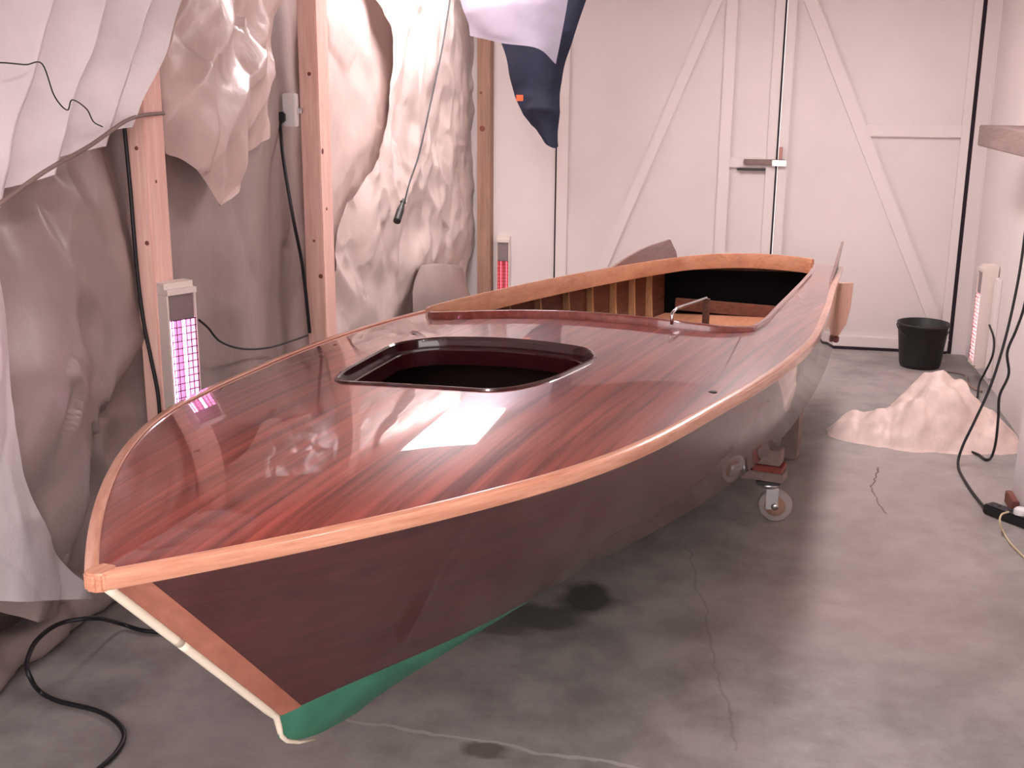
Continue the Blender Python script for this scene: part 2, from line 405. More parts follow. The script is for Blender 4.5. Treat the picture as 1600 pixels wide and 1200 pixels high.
# openings
def rounded(poly, r, seg=5):
    out = []
    n = len(poly)
    for i in range(n):
        p = Vector(poly[i]); a = Vector(poly[i-1]); b = Vector(poly[(i+1) % n])
        da = (a-p); db = (b-p); q = min(r, da.length*.45, db.length*.45)
        A = p+da.normalized()*q; B = p+db.normalized()*q
        for k in range(seg+1):
            t = k/seg; out.append(A*(1-t)**2+p*2*t*(1-t)+B*t*t)
    return out
def dens(poly, step):
    out = []; n = len(poly)
    for i in range(n):
        a, b = Vector(poly[i]), Vector(poly[(i+1) % n]); m = max(1, int((b-a).length/step))
        for k in range(m): out.append(a.lerp(b, k/m))
    return out
# polygons as (off, s)
hatch = dens(rounded([(-.235, 1.055), (0, 1.045), (.215, 1.075), (.282, 1.22), (.305, 1.49), (.245, 1.58), (0, 1.615), (-.25, 1.61), (-.345, 1.54), (-.285, 1.17)], .09), .03)
def cock_half():
    return [(0, 1.985), (.18, 1.98), (.36, 1.985), (.50, 2.03), (.575, 2.13), (.572, 2.35), (.545, 2.65), (.518, 2.96), (.475, 3.4), (.425, 3.85), (.375, 4.2), (.34, 4.40)]
ch = cock_half()
cock = [(-x, y) for x, y in ch[1:]][::-1] + ch
cock = dens(rounded([Vector(p) for p in cock], .05), .04)
def inset(poly, d):
    n = len(poly); out = []
    area = sum(poly[i].x*poly[(i+1) % n].y-poly[(i+1) % n].x*poly[i].y for i in range(n))
    sg = 1 if area > 0 else -1
    for i in range(n):
        a, b, c = poly[i-1], poly[i], poly[(i+1) % n]
        t = (c-a).normalized(); nn = Vector((-t.y, t.x))*sg
        out.append(b+nn*d)
    return out
def inside(poly, x, y):
    r = False; n = len(poly); j = n-1
    for i in range(n):
        a, b = poly[i], poly[j]
        if (a.y > y) != (b.y > y) and x < (b.x-a.x)*(y-a.y)/(b.y-a.y)+a.x: r = not r
        j = i
    return r
def deck_mesh():
    ss = [0.004]+[BL*(i/110)**1.15 for i in range(1, 111)]
    outl = [Vector((hb(s), s)) for s in ss] + [Vector((hb(BL)*k/8, BL)) for k in range(7, -8, -1)] + [Vector((-hb(s), s)) for s in ss[::-1]]
    coords = []; edges = []
    for pl in (outl, hatch, cock):
        b0 = len(coords); coords += [Vector((p.x, p.y)) for p in pl]
        edges += [(b0+i, b0+(i+1) % len(pl)) for i in range(len(pl))]
    st = .035
    bnd = [p for pl in (outl, hatch, cock) for p in pl]
    from mathutils import kdtree
    kd = kdtree.KDTree(len(bnd))
    for i_, p_ in enumerate(bnd): kd.insert((p_.x, p_.y, 0), i_)
    kd.balance()
    for i in range(int(BL/st)):
        s = (i+.5)*st; b = hb(s)
        k = max(1, int(b/st))
        for j in range(-k, k+1):
            x = j*b/(k+.6)
            if abs(x) < b-.012 and not inside(hatch, x, s) and not inside(cock, x, s) and kd.find((x, s, 0))[2] > .022: coords.append(Vector((x, s)))
    V, E, F, *_ = delaunay_2d_cdt(coords, edges, [], 0, 1e-5)
    faces = []
    for f in F:
        cx = sum(V[i].x for i in f)/3; cy = sum(V[i].y for i in f)/3
        if abs(cx) < hb(cy) and not inside(hatch, cx, cy) and not inside(cock, cx, cy):
            a, b, c = [V[i] for i in f]
            faces.append(tuple(f) if (b-a).cross(c-a) > 0 else tuple(f)[::-1])
    used = sorted({i for f in faces for i in f}); mp = {k: i for i, k in enumerate(used)}
    pts = [deckp(V[i].y, V[i].x) for i in used]
    m = mesh_pd('deck', pts, [tuple(mp[i] for i in f) for f in faces])
    for p in m.polygons: p.use_smooth = True
    nr = []
    for i in used:
        x, s = V[i].x, V[i].y; e = .004; s = max(s, .05)
        x = max(-hb(s)*.98, min(hb(s)*.98, x))
        a = deckp(s+e, x)-deckp(s-e, x); b = deckp(s, x+e)-deckp(s, x-e)
        nr.append(b.cross(a).normalized())
    m.normals_split_custom_set_from_vertices(nr)
    return m
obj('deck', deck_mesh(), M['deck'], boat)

def hull_pt(u, v, side):
    s1 = max(.004, u*BL); A = P(s1, side*hb(s1), zsh(s1))
    t = .1+.9*u; cb, cz = chine(t); B = P(t*BL, side*max(.004, cb), cz)
    p = A.lerp(B, v)
    bul = .035*math.sin(math.pi*v)*math.sin(math.pi*min(1, u*1.0))*1.0
    p.x += side*bul*.6
    return p
def grid_mesh(name, fn, nu, nv, flip=False):
    V = [fn(i/nu, j/nv) for i in range(nu+1) for j in range(nv+1)]
    F = []
    for i in range(nu):
        for j in range(nv):
            f = (i*(nv+1)+j, i*(nv+1)+j+1, (i+1)*(nv+1)+j+1, (i+1)*(nv+1)+j)
            F.append(f[::-1] if flip else f)
    return mesh_pd(name, V, F)
for side in (1, -1):
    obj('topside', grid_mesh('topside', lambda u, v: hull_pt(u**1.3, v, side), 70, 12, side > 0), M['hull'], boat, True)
    def bot(u, v):
        t = .1+.9*u; cb, cz = chine(t); s = t*BL
        C = P(s, side*max(.004, cb), cz); K = P(s, 0, keelz(s))
        p = C.lerp(K, v); p.z -= .02*math.sin(math.pi*v)*min(1, 4*cb); return p
    obj('bottom', grid_mesh('bottom', lambda u, v: bot(u**1.3, v), 60, 10, side > 0), M['green'], boat, True)
    # pale stem cheek, a thin plank lying proud of the topside
    def chk(u, v):
        uu = (.0093+.0035*v)*u; p = hull_pt(uu, v, side); p.x += side*.0035*(1 if 0 < u < 1 else .3); return p
    obj('stem_cheek', grid_mesh('stem_cheek', chk, 6, 12, side > 0), M['cheek'], boat, True)
# transom
tv = [P(BL, x*hb(BL), zsh(BL)+CROWN*hb(BL)*(1-x*x)) for x in np.linspace(-1, 1, 13)]
cb, cz = chine(1.0)
tv += [hull_pt(1, v, 1) for v in (.25, .5, .75, 1)] + [P(BL, 0, keelz(BL))] + [hull_pt(1, v, -1) for v in (1, .75, .5, .25)]
m = mesh_pd('transom', tv+[v+Vector((0, -.02, 0)) for v in tv], [tuple(range(len(tv)))[::-1], tuple(range(len(tv), 2*len(tv)))])
obj('transom', m, M['tan'], boat)
# rubbing strakes
def rail(side):
    ss = [BL*(i/120)**1.3 for i in range(0, 121)]
    ss[0] = .006
    sec = [(-.011, .004), (-.009, .0075), (.008, .0065), (.0125, .003), (.0130, -.019), (.010, -.023), (0, -.024), (-.004, -.015)]
    V = []; F = []
    for s in ss:
        e = .01; db = (hb(s+e)-hb(max(0, s-e)))/(s+e-max(0, s-e))
        t = Vector((side*db, 1)).normalized(); nn = Vector((t.y, -t.x))*side
        for (o, h) in sec:
            x = side*hb(s)+nn.x*o; y = s+nn.y*o
            if s < .3: x = side*max(side*x, 0.0005)
            V.append(Vector((x, y, zsh(s)+HEEL*x+h)))
    n = len(sec)
    for i in range(len(ss)-1):
        for k in range(n):
            f = (i*n+k, i*n+(k+1) % n, (i+1)*n+(k+1) % n, (i+1)*n+k); F.append(f if side > 0 else f[::-1])
    F.append(tuple(range(n))); F.append(tuple((len(ss)-1)*n+k for k in range(n))[::-1])
    m = mesh_pd('rubbing_strake', V, F); uv = m.uv_layers.new(name='UVMap')
    for p in m.polygons:
        for li in p.loop_indices:
            vi = m.loops[li].vertex_index; k_ = vi % n
            uv.data[li].uv = (ss[vi//n], k_*.011)
    return sharp(obj('rubbing_strake', m, M['rail_uv'], boat, True), 40)
rail(1); rail(-1)
# bow cap block and bright stem band
bm = bmesh.new()
prof = [(-.024, .02), (-.021, -.006), (-.009, -.014), (.009, -.014), (.022, -.006), (.027, .02), (.016, .036), (-.014, .036)]
lo = [bm.verts.new(P(y, x, zsh(0)-.024)) for x, y in prof]; hi = [bm.verts.new(P(y, x, zsh(0)+.009)) for x, y in prof]
for i in range(len(prof)):
    j = (i+1) % len(prof); bm.faces.new((lo[i], lo[j], hi[j], hi[i]))
bm.faces.new(hi); bm.faces.new(lo[::-1]); bmesh.ops.recalc_face_normals(bm, faces=bm.faces)
bmesh.ops.bevel(bm, geom=list(bm.edges), offset=.004, segments=2, affect='EDGES')
obj('bow_cap', bm, M['rail'], boat)
def stem_pt(v):
    return hull_pt(0, v, 1).lerp(hull_pt(0, v, -1), .5) + Vector((0, -.004, -.002))
obj('stem_face', grid_mesh('stem_face', lambda u, v: hull_pt(0, v, 1).lerp(hull_pt(0, v, -1), u), 2, 12), M['cheek'], boat)
stem_path = [stem_pt(v) for v in np.linspace(.05, 1, 30)] + [P(.463, 0, .280), P(.468, 0, .256), P(.488, 0, .232), P(.53, 0, .205), P(.59, 0, .180)]
k = 11
tube('stem_band', stem_path[:k+1], .0098, M['brass'], boat, 10)
tube('stem_band', [stem_path[k].lerp(stem_path[k+1], .12)]+stem_path[k+1:], .0098, M['brass'], boat, 10, taper=lambda t: 1 if t < .7 else 1-.7*(t-.7)/.3)

# hatch: recessed two-step moulding round the opening
def ring(name, rings, mat, parent, closed_cap=False, smooth=True, flip=False):
    # rings: list of (polygon, height above deck)
    V = []; F = []; n = len(rings[0][0])
    for (pl, h) in rings:
        V += [deckp(p.y, p.x, h) for p in pl]
    for r in range(len(rings)-1):
        for i in range(n):
            j = (i+1) % n; f = (r*n+i, r*n+j, (r+1)*n+j, (r+1)*n+i); F.append(f[::-1] if flip else f)
    o = obj(name, mesh_pd(name, V, F), mat, parent, smooth); bm = bmesh.new(); bm.from_mesh(o.data); bmesh.ops.recalc_face_normals(bm, faces=bm.faces); bm.to_mesh(o.data); bm.free()
    return sharp(o, 38)
ring('hatch_rim', [(inset(hatch, -.006), .0005), (inset(hatch, -.003), .005), (inset(hatch, .002), .006), (inset(hatch, .006), .001), (inset(hatch, .007), -.028)], M['rim'], boat)
ring('hatch_ledge', [(inset(hatch, .006), -.028), (inset(hatch, .024), -.028), (inset(hatch, .027), -.031), (inset(hatch, .028), -.072), (inset(hatch, .012), -.078)], M['rim'], boat)
# inside of the hull: inner planking, sole, bulkheads, frames
def inner_pt(u, v, side):
    p = hull_pt(u, v, side); p.x -= side*.016; return p
for side in (1, -1):
    obj('inner_planking', grid_mesh('inner_planking', lambda u, v: inner_pt(.06+.925*u, .03+.94*v, side), 40, 6, side < 0), M['inner'], boat, True)
def section_poly(s, z0, z1, ins=.02):
    # athwartships outline of the hull inside between heights z0 and z1 at station s
    pts = []
    for z in (z0, (z0+z1)/2, z1):
        best = None
        for v in np.linspace(0, 1, 21):
            # find u such that hull_pt(u,v).y == s
            u = (s - v*.1*BL)/(BL*(1-.1*v)) if True else 0
            u = max(0, min(1, u)); p = hull_pt(u, v, 1); zz = p.z-HEEL*p.x
            if best is None or abs(zz-z) < best[0]: best = (abs(zz-z), p.x-ins)
        pts.append((max(.02, best[1]), z))
    return pts
def bulkhead(name, s, z0, z1, mat, th=.015):
    R = section_poly(s, z0, z1); pts = [(x, z) for x, z in R]+[(-x, z) for x, z in R[::-1]]
    bm = bmesh.new(); a = [bm.verts.new(P(s, x, z)) for x, z in pts]; b = [bm.verts.new(P(s+th, x, z)) for x, z in pts]
    n = len(pts)
    for i in range(n): bm.faces.new((a[i], a[(i+1) % n], b[(i+1) % n], b[i]))
    bm.faces.new(a); bm.faces.new(b[::-1]); bmesh.ops.recalc_face_normals(bm, faces=bm.faces)
    return obj(name, bm, mat, boat)
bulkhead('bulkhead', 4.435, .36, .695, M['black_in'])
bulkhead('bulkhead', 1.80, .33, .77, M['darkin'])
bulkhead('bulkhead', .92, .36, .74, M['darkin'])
def sole(name, s0, s1, z, mat, th=.014, wf=.9):
    bm = bmesh.new(); L = []
    for s in np.linspace(s0, s1, 8):
        x = section_poly(s, z, z+.01)[0][0]*wf; L.append((s, x))
    pts = [(x, s) for s, x in L]+[(-x, s) for s, x in L[::-1]]
    a = [bm.verts.new(P(s, x, z)) for x, s in pts]; b = [bm.verts.new(P(s, x, z-th)) for x, s in pts]; n = len(pts)
    for i in range(n): bm.faces.new((a[i], b[i], b[(i+1) % n], a[(i+1) % n]))
    bm.faces.new(a); bm.faces.new(b[::-1]); bmesh.ops.recalc_face_normals(bm, faces=bm.faces)
    return obj(name, bm, mat, boat)
sole('cockpit_sole', 1.85, 4.42, .33, M['inner'])
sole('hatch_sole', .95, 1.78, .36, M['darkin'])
sole('rear_seat_board', 3.5, 4.42, .47, M['tan'], .018, .97)
box('seat_riser', (-.43, 3.51, .345), (.43, 3.525, .455), M['inner'], boat)
box('seat_back_rail', (-.36, 4.40, .472), (.36, 4.42, .535), M['inner'], boat, .003)
def frame(s, side):
    th = .016; R = []
    for v in np.linspace(.03, .92, 7):
        u = max(0, min(1, (s-v*.1*BL)/(BL*(1-.1*v)))); p = hull_pt(u, v, side); R.append((abs(p.x)-.017, p.z-HEEL*p.x, v))
    pts = [(x, z) for x, z, v in R] + [(x-(.026+.012*v), z) for x, z, v in R[::-1]]
    bm = bmesh.new(); a = [bm.verts.new(P(s, side*x, z)) for x, z in pts]; b = [bm.verts.new(P(s+th, side*x, z)) for x, z in pts]; n = len(pts)
    for i in range(n): bm.faces.new((a[i], a[(i+1) % n], b[(i+1) % n], b[i]))
    for q in range(6):
        i, j = q, n-1-q
        bm.faces.new((a[i], a[j], a[j-1], a[i+1])); bm.faces.new((b[i], b[i+1], b[j-1], b[j]))
    bmesh.ops.recalc_face_normals(bm, faces=bm.faces)
    obj('frame', bm, M['rib'], boat)
for s in (2.35, 2.62, 2.9, 3.14, 3.38, 3.6, 3.83, 4.03, 4.22):
    frame(s, -1); frame(s, 1)
# cockpit coaming: front moulding and the lighter boards at sides and back
def coam(name, idx, mat, h, th, low, roundtop=True):
    A = [cock[i] for i in idx]; Bc = inset(cock, th); B = [Bc[i] for i in idx]; Mi = [a.lerp(b, .5) for a, b in zip(A, B)]
    V = []; F = []
    for k, (a, b, mid) in enumerate(zip(A, B, Mi)):
        q1 = a.lerp(b, .15); q2 = a.lerp(b, .85); hh = h(k/(len(idx)-1)) if callable(h) else h
        for (p, z) in ((a, -.002), (a, hh*.75), (q1, hh*.95), (mid, hh), (q2, hh*.97), (b, hh*.85), (b, -low), (a, -low)): V.append(deckp(p.y, p.x, z))
    n = 8
    for i in range(len(idx)-1):
        for k in range(n): F.append((i*n+k, i*n+(k+1) % n, (i+1)*n+(k+1) % n, (i+1)*n+k))
    F.append(tuple(range(n))); F.append(tuple((len(idx)-1)*n+k for k in range(n)))
    o = obj(name, mesh_pd(name, V, F), mat, boat, True); bm = bmesh.new(); bm.from_mesh(o.data); bmesh.ops.recalc_face_normals(bm, faces=bm.faces); bm.to_mesh(o.data); bm.free()
    return sharp(o, 45)
nC = len(cock)
# walk the outline from the port front corner, across the front and aft along starboard, then round the stern and up the port side
pc = min(range(nC), key=lambda i: (cock[i]-Vector((-.555, 2.085))).length)
sc_ = min(range(nC), key=lambda i: (cock[i]-Vector((.345, 4.38))).length)
step = 1 if cock[(pc+1) % nC].y < cock[pc].y else -1
front = [pc]
while front[-1] != sc_: front.append((front[-1]+step) % nC)
back = [sc_]
while back[-1] != pc: back.append((back[-1]+step) % nC)
o = coam('coaming_front', front, M['rimred'], lambda t: .024 if t < .3 else .024-.012*min(1, (t-.3)/.15), .016, .03); o['label'] = 'dark red moulded coaming along the front and starboard side'
o = coam('coaming', back, M['tan'], .034, .013, .040); o['label'] = 'orange tan coaming board'
# tail fins
def fin(side):
    pts = []   # (s, height above sheer)
    prof = [(3.72, .0), (3.84, .028), (3.98, .062), (4.14, .092), (4.32, .115), (4.52, .132), (4.575, .065), (4.585, .0), (4.585, -.03), (3.72, -.03)]
    bm = bmesh.new(); a = []; b = []
    for s, h in prof:
        x = hb(s)-.012; base = dz(min(s, BL), x)
        lean = .02*max(0, h)/.13
        a.append(bm.verts.new(P(s, side*(x+lean), base+h))); b.append(bm.verts.new(P(s, side*(x+lean-.012), base+h)))
    n = len(prof)
    for i in range(n): bm.faces.new((a[i], a[(i+1) % n], b[(i+1) % n], b[i]))
    bm.faces.new(a); bm.faces.new(b[::-1]); bmesh.ops.recalc_face_normals(bm, faces=bm.faces)
    obj('tail_fin', bm, M['fin'], boat)
fin(1); fin(-1)
# stern quarter board with its bolt foot (starboard)
bm = bmesh.new()
q = [(.405, .62), (.495, .625), (.49, .50), (.475, .41), (.44, .345), (.405, .335)]
a = [bm.verts.new(P(BL+.004, x, z)) for x, z in q]; b = [bm.verts.new(P(BL+.026, x, z)) for x, z in q]
for i in range(len(q)): bm.faces.new((a[i], a[(i+1) % len(q)], b[(i+1) % len(q)], b[i]))
bm.faces.new(a); bm.faces.new(b[::-1]); bmesh.ops.recalc_face_normals(bm, faces=bm.faces)
o = obj('quarter_board', bm, M['board'], boat)
box('bolt_head', (.425, BL-.03, .345), (.45, BL+.004, .375), M['sap'], boat, .004)
box('fin_clip', (.475, 4.02, .735), (.492, 4.06, .765), M['black'], boat, .003)
# small deck holes: flat black discs paint in their darkness
for (s, o_) in ((1.707, -.366), (1.395, .643), (2.51, .70)):
    c = deckp(s, o_)
    lathe('deck_hole_disc', [(.0001, .0008), (.012, .0008), (.0125, -.002)], M['black'], boat, 16, (c.x, c.y, c.z))
# chrome stay clipped to the front coaming
br = tube('chrome_stay', [deckp(1.985, .355, .012), deckp(1.985, .355, .046), deckp(2.05, .35, .05), deckp(2.42, .34, .032)], .005, M['chrome'], boat, 8)
box('stay_foot', tuple(deckp(2.42, .34, -.06)-Vector((.01, .005, 0))), tuple(deckp(2.42, .34, .03)+Vector((.01, .012, 0))), M['inner'], boat)

# ------------------------------------------------------------------ dolly
def W(s, off, z):   # boat frame -> world
    c, sn = math.cos(-TH), math.sin(-TH); return Vector((BO.x+off*c-s*sn, BO.y+off*sn+s*c, z))
dolly = tag(empty('boat_dolly', W(2.86, 0, 0), -TH), 'low wheeled timber dolly with grey castors under the boat', 'dolly')
box('cross_beam', (-.56, -.065, .168), (.56, .025, .203), M['plank'], dolly, .003)
for x in (-.3, .3):
    box('side_beam', (x-.03, .03, .168), (x+.03, .90, .200), M['plank'], dolly, .003)
for x in (-.42, .42):
    box('rear_leg', (x-.035, .76, .001), (x+.035, .86, .272 if x > 0 else .232), M['plank'], dolly, .004)
box('rear_beam', (-.38, .78, .10), (.38, .84, .167), M['plank'], dolly, .003)
for y in (-.02,):
    for x in (-.50, .50):
        sg = 1 if x > 0 else -1
        box('packing_block', (x-.055, y-.045, .204), (x+.055, y+.045, .228), M['redpaint'], dolly, .003)
        box('packing_block', (x-.045, y-.035, .229), (x+.045, y+.035, .288 if x > 0 else .245), M['plank'], dolly, .003)
        c = empty('castor', (x, y, 0)); c.parent = dolly; c.rotation_euler = (0, 0, 1.75)
        box('top_plate', (-.05, -.045, .155), (.05, .045, .1675), M['darkmetal'], c, .003)
        lathe('swivel', [(.001, .136), (.036, .136), (.042, .145), (.04, .1545), (.001, .1545)], M['metal'], c, 20)
        bm = bmesh.new()
        for sx in (-1, 1):
            add_box(bm, (sx*.022-.0025, -.040, .052), (sx*.022+.0025, .004, .137), .001)
        obj('fork', bm, M['metal'], c)
        lathe('wheel', [(.012, -.016), (.040, -.017), (.043, -.013), (.056, -.0155), (.0625, -.009), (.0645, 0), (.0625, .009), (.056, .0155), (.043, .013), (.040, .017), (.012, .016)], M['wheel'], c, 32, (0, -.030, .0648), 'x')
        lathe('wheel_disc', [(.001, -.0182), (.039, -.0182), (.039, .0182), (.001, .0182)], M['stud_old'], c, 24, (0, -.030, .0648), 'x')
        lathe('hub', [(.001, -.026), (.014, -.026), (.014, .026), (.001, .026)], M['metal'], c, 16, (0, -.030, .0648), 'x')

# ------------------------------------------------------------------ plastic sheeting
def nvec(p):
    return Vector((noise.noise(p+Vector((11.3, 4.1, 7.7))), noise.noise(p+Vector((2.9, 17.3, 5.2))), noise.noise(p+Vector((8.4, 1.6, 13.9)))))
def ridged(p):
    n_ = noise.noise(p); return 1-(math.sqrt(n_*n_+.0012)-.035)*2
def crumple(p, a, f, k):
    q = p*f; q = q + nvec(q*.7)*.5
    h = ridged(q)*.72+ridged(q*2.1+Vector((3, 1, 7)))*.22*k+ridged(q*4.7+Vector((9, 4, 2)))*.05*k
    return a*(h-.5)
def facets(p, f):
    # crumpled film: the upper envelope of tilted facets, one per random cell
    q = Vector((p.x*f, p.y*f, p.z*f*.62)); q = q + nvec(q*.6)*.35
    d, pts = noise.voronoi(q)
    best = -9
    for di, c in zip(d, pts):
        g = noise.cell_vector(c*13.7+Vector((.31, .17, .53)))-Vector((.5, .5, .5))
        best = max(best, g.dot(q-c)*1.5-di*di*.9)
    return max(-.6, best)
def sheet(name, label, rows, mat, nu=90, nv=120, amp=.03, freq=2.2, k=1.0, extra=None, off=(0, 0, 0), cat='plastic sheet', group=None, plane='x', facet=0.0, ff=3.0):
    # rows: list of rows of (pixel x, pixel y, wall distance): a coarse net of the hanging sheet, smoothly subdivided
    fn = at_x if plane == 'x' else at_y
    net = [[fn(*c) for c in r] for r in rows]
    if rows[0][0][0] < -100:          # the sheet goes on towards the camera, past the picture's edge
        net = [[r[0]+Vector((-.02, -.75, 0))] + r for r in net]; nu += 24
    if rows[0][0][1] < -40:           # and up to the ceiling
        net = [[Vector((p.x, p.y, max(p.z+.02, 2.44))) for p in net[0]]] + net; nv += 16
    R = [catmull(r, nu) for r in net]
    Cc = [catmull([R[j][i] for j in range(len(R))], nv) for i in range(nu+1)]
    V = []
    for i in range(nu+1):
        for j in range(nv+1):
            p = Cc[i][j]
            du = Cc[min(i+1, nu)][j]-Cc[max(i-1, 0)][j]; dv = Cc[i][min(j+1, nv)]-Cc[i][max(j-1, 0)]
            n = du.cross(dv)
            n = n.normalized() if n.length > 1e-9 else Vector((1, 0, 0))
            if n.x < 0 and plane == 'x': n = -n
            if n.y > 0 and plane == 'y': n = -n
            h = crumple(p+Vector(off), amp, freq, k)
            if facet: h += facet*facets(p+Vector(off), ff)
            if extra: h += extra(i/nu, j/nv)
            v_ = p+n*h; v_.z = min(v_.z, 2.455); V.append(v_)
    F = [(i*(nv+1)+j, i*(nv+1)+j+1, (i+1)*(nv+1)+j+1, (i+1)*(nv+1)+j) for i in range(nu) for j in range(nv)]
    o = obj(name, mesh_pd(name, V, F), mat, None, True)
    return tag(o, label, cat, group)
GRP = 'polythene sheets along the left wall'
# brown backdrop left of and behind the first stud
sheet('plastic_sheet', 'dull brown polythene sheet hanging in slanting folds left of the first stud',
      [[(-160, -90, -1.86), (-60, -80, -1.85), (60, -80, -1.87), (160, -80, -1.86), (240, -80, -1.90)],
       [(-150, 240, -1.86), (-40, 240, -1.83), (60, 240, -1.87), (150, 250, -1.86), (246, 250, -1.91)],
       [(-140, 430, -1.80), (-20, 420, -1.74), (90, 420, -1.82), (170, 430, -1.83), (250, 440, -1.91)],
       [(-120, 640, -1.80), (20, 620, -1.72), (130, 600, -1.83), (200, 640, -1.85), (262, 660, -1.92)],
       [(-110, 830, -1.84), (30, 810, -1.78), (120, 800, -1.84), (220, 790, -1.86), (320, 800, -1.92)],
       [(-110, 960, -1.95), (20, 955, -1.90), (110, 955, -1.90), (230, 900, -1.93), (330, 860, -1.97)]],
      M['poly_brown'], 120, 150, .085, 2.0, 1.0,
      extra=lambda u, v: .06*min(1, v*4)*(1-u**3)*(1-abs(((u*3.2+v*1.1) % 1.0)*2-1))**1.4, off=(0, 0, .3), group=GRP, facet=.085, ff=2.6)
# upper left pleated white curtain, slung over the line
def pleat(u, v):
    t = (u*5.6+.1) % 1.0
    return -.05+.11*t if t < .88 else .0468-.097*(t-.88)/.12
sheet('plastic_sheet', 'bright white polythene curtain in overlapping pleats, upper left corner',
      [[(-150, -120, -1.66), (20, -120, -1.68), (130, -120, -1.70), (215, -120, -1.68), (300, -120, -1.69)],
       [(-170, 60, -1.64), (-20, 60, -1.66), (95, 60, -1.69), (180, 50, -1.68), (262, 30, -1.685)],
       [(-190, 220, -1.64), (-60, 200, -1.66), (55, 170, -1.69), (145, 130, -1.68), (245, 90, -1.69)],
       [(-200, 390, -1.66), (-80, 345, -1.68), (25, 290, -1.71), (118, 235, -1.70), (190, 195, -1.71)]],
      M['poly_white'], 160, 90, .012, 2.6, .8, extra=pleat, off=(4, 2, 0), group=GRP)
# pale lower-left fall
sheet('plastic_sheet', 'pale polythene fall reaching the floor at the left edge of the picture',
      [[(-190, 300, -1.60), (-120, 310, -1.60), (-60, 330, -1.62), (-15, 360, -1.66)],
       [(-180, 520, -1.58), (-90, 520, -1.56), (-20, 520, -1.60), (22, 510, -1.66)],
       [(-170, 720, -1.60), (-80, 720, -1.57), (0, 720, -1.60), (42, 720, -1.67)],
       [(-160, 860, -1.64), (-60, 860, -1.60), (30, 850, -1.62), (90, 850, -1.70)],
       [(-160, 950, -1.68), (-40, 945, -1.64), (60, 940, -1.66), (150, 935, -1.74)]],
      M['poly_white'], 90, 110, .030, 2.4, .9, off=(8, 1, 5), group=GRP, facet=.05, ff=2.6)
# between the studs
sheet('plastic_sheet', 'smooth dull brown polythene sheet between the two pink studs',
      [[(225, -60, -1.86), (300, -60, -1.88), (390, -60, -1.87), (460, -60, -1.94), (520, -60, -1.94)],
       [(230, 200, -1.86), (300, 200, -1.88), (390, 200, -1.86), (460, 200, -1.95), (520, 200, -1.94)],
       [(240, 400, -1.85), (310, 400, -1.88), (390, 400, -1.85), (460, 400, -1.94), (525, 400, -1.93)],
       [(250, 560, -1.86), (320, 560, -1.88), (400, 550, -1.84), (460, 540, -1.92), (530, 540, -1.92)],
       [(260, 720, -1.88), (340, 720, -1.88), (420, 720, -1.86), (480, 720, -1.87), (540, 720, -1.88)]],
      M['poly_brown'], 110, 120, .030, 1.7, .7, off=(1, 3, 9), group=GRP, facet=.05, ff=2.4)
# the swag hanging in front of it
def swag_fold(u, v):
    a = math.sin((u*1.2+v*1.5)*7.0); return .022*(1-abs(a))*min(1, v*3) - .012*math.sin(u*19+v*5)*v
sheet('plastic_sheet', 'pinkish crumpled polythene swag ending in a point between the two pink studs',
      [[(232, -90, -1.82), (290, -90, -1.80), (345, -90, -1.79), (400, -90, -1.80), (455, -90, -1.85)],
       [(238, 60, -1.82), (290, 60, -1.77), (345, 60, -1.75), (396, 60, -1.77), (430, 40, -1.85)],
       [(244, 160, -1.82), (292, 170, -1.74), (348, 180, -1.71), (390, 160, -1.74), (418, 120, -1.85)],
       [(252, 235, -1.83), (300, 258, -1.77), (352, 322, -1.74), (384, 262, -1.77), (412, 215, -1.86)]],
      M['poly_pink'], 120, 110, .034, 2.8, 1.0, extra=swag_fold, off=(2, 7, 1), group=GRP, facet=.06, ff=4.5)
# right of the second stud: backdrop
sheet('plastic_sheet', 'pinkish polythene sheet pulled taut just right of the second stud',
      [[(495, -60, -1.86), (540, -60, -1.87), (600, -60, -1.88), (680, -60, -1.90)],
       [(495, 150, -1.86), (540, 150, -1.84), (600, 150, -1.87), (680, 150, -1.90)],
       [(500, 330, -1.86), (545, 330, -1.86), (600, 330, -1.88), (680, 330, -1.90)],
       [(505, 560, -1.87), (550, 560, -1.87), (610, 560, -1.90), (690, 560, -1.92)]],
      M['poly_pink'], 90, 120, .03, 2.0, 1.0, extra=lambda u, v: .02*math.sin(u*9-v*6), off=(5, 5, 2), group=GRP, facet=.04, ff=3.0)
# bright sheet with curved free edge
sheet('plastic_sheet', 'brightly lit white polythene sheet with a curved free edge beside the corner post',
      [[(555, -70, -1.80), (610, -70, -1.78), (670, -70, -1.78), (720, -70, -1.78), (762, -70, -1.78)],
       [(612, 50, -1.79), (640, 50, -1.77), (685, 50, -1.78), (722, 50, -1.77), (760, 50, -1.78)],
       [(608, 170, -1.79), (640, 170, -1.76), (682, 170, -1.79), (720, 170, -1.77), (757, 170, -1.78)],
       [(582, 260, -1.80), (628, 260, -1.77), (675, 260, -1.78), (715, 260, -1.78), (755, 260, -1.78)],
       [(535, 340, -1.81), (595, 345, -1.77), (655, 345, -1.79), (705, 345, -1.77), (752, 345, -1.78)],
       [(524, 420, -1.82), (585, 425, -1.78), (645, 415, -1.78), (700, 415, -1.79), (748, 420, -1.79)],
       [(522, 530, -1.83), (580, 530, -1.80), (640, 540, -1.86), (700, 540, -1.87), (742, 520, -1.81)]],
      M['poly_cream'], 140, 150, .032, 3.0, 1.2, off=(6, 6, 6), group=GRP, facet=.035, ff=4.5)
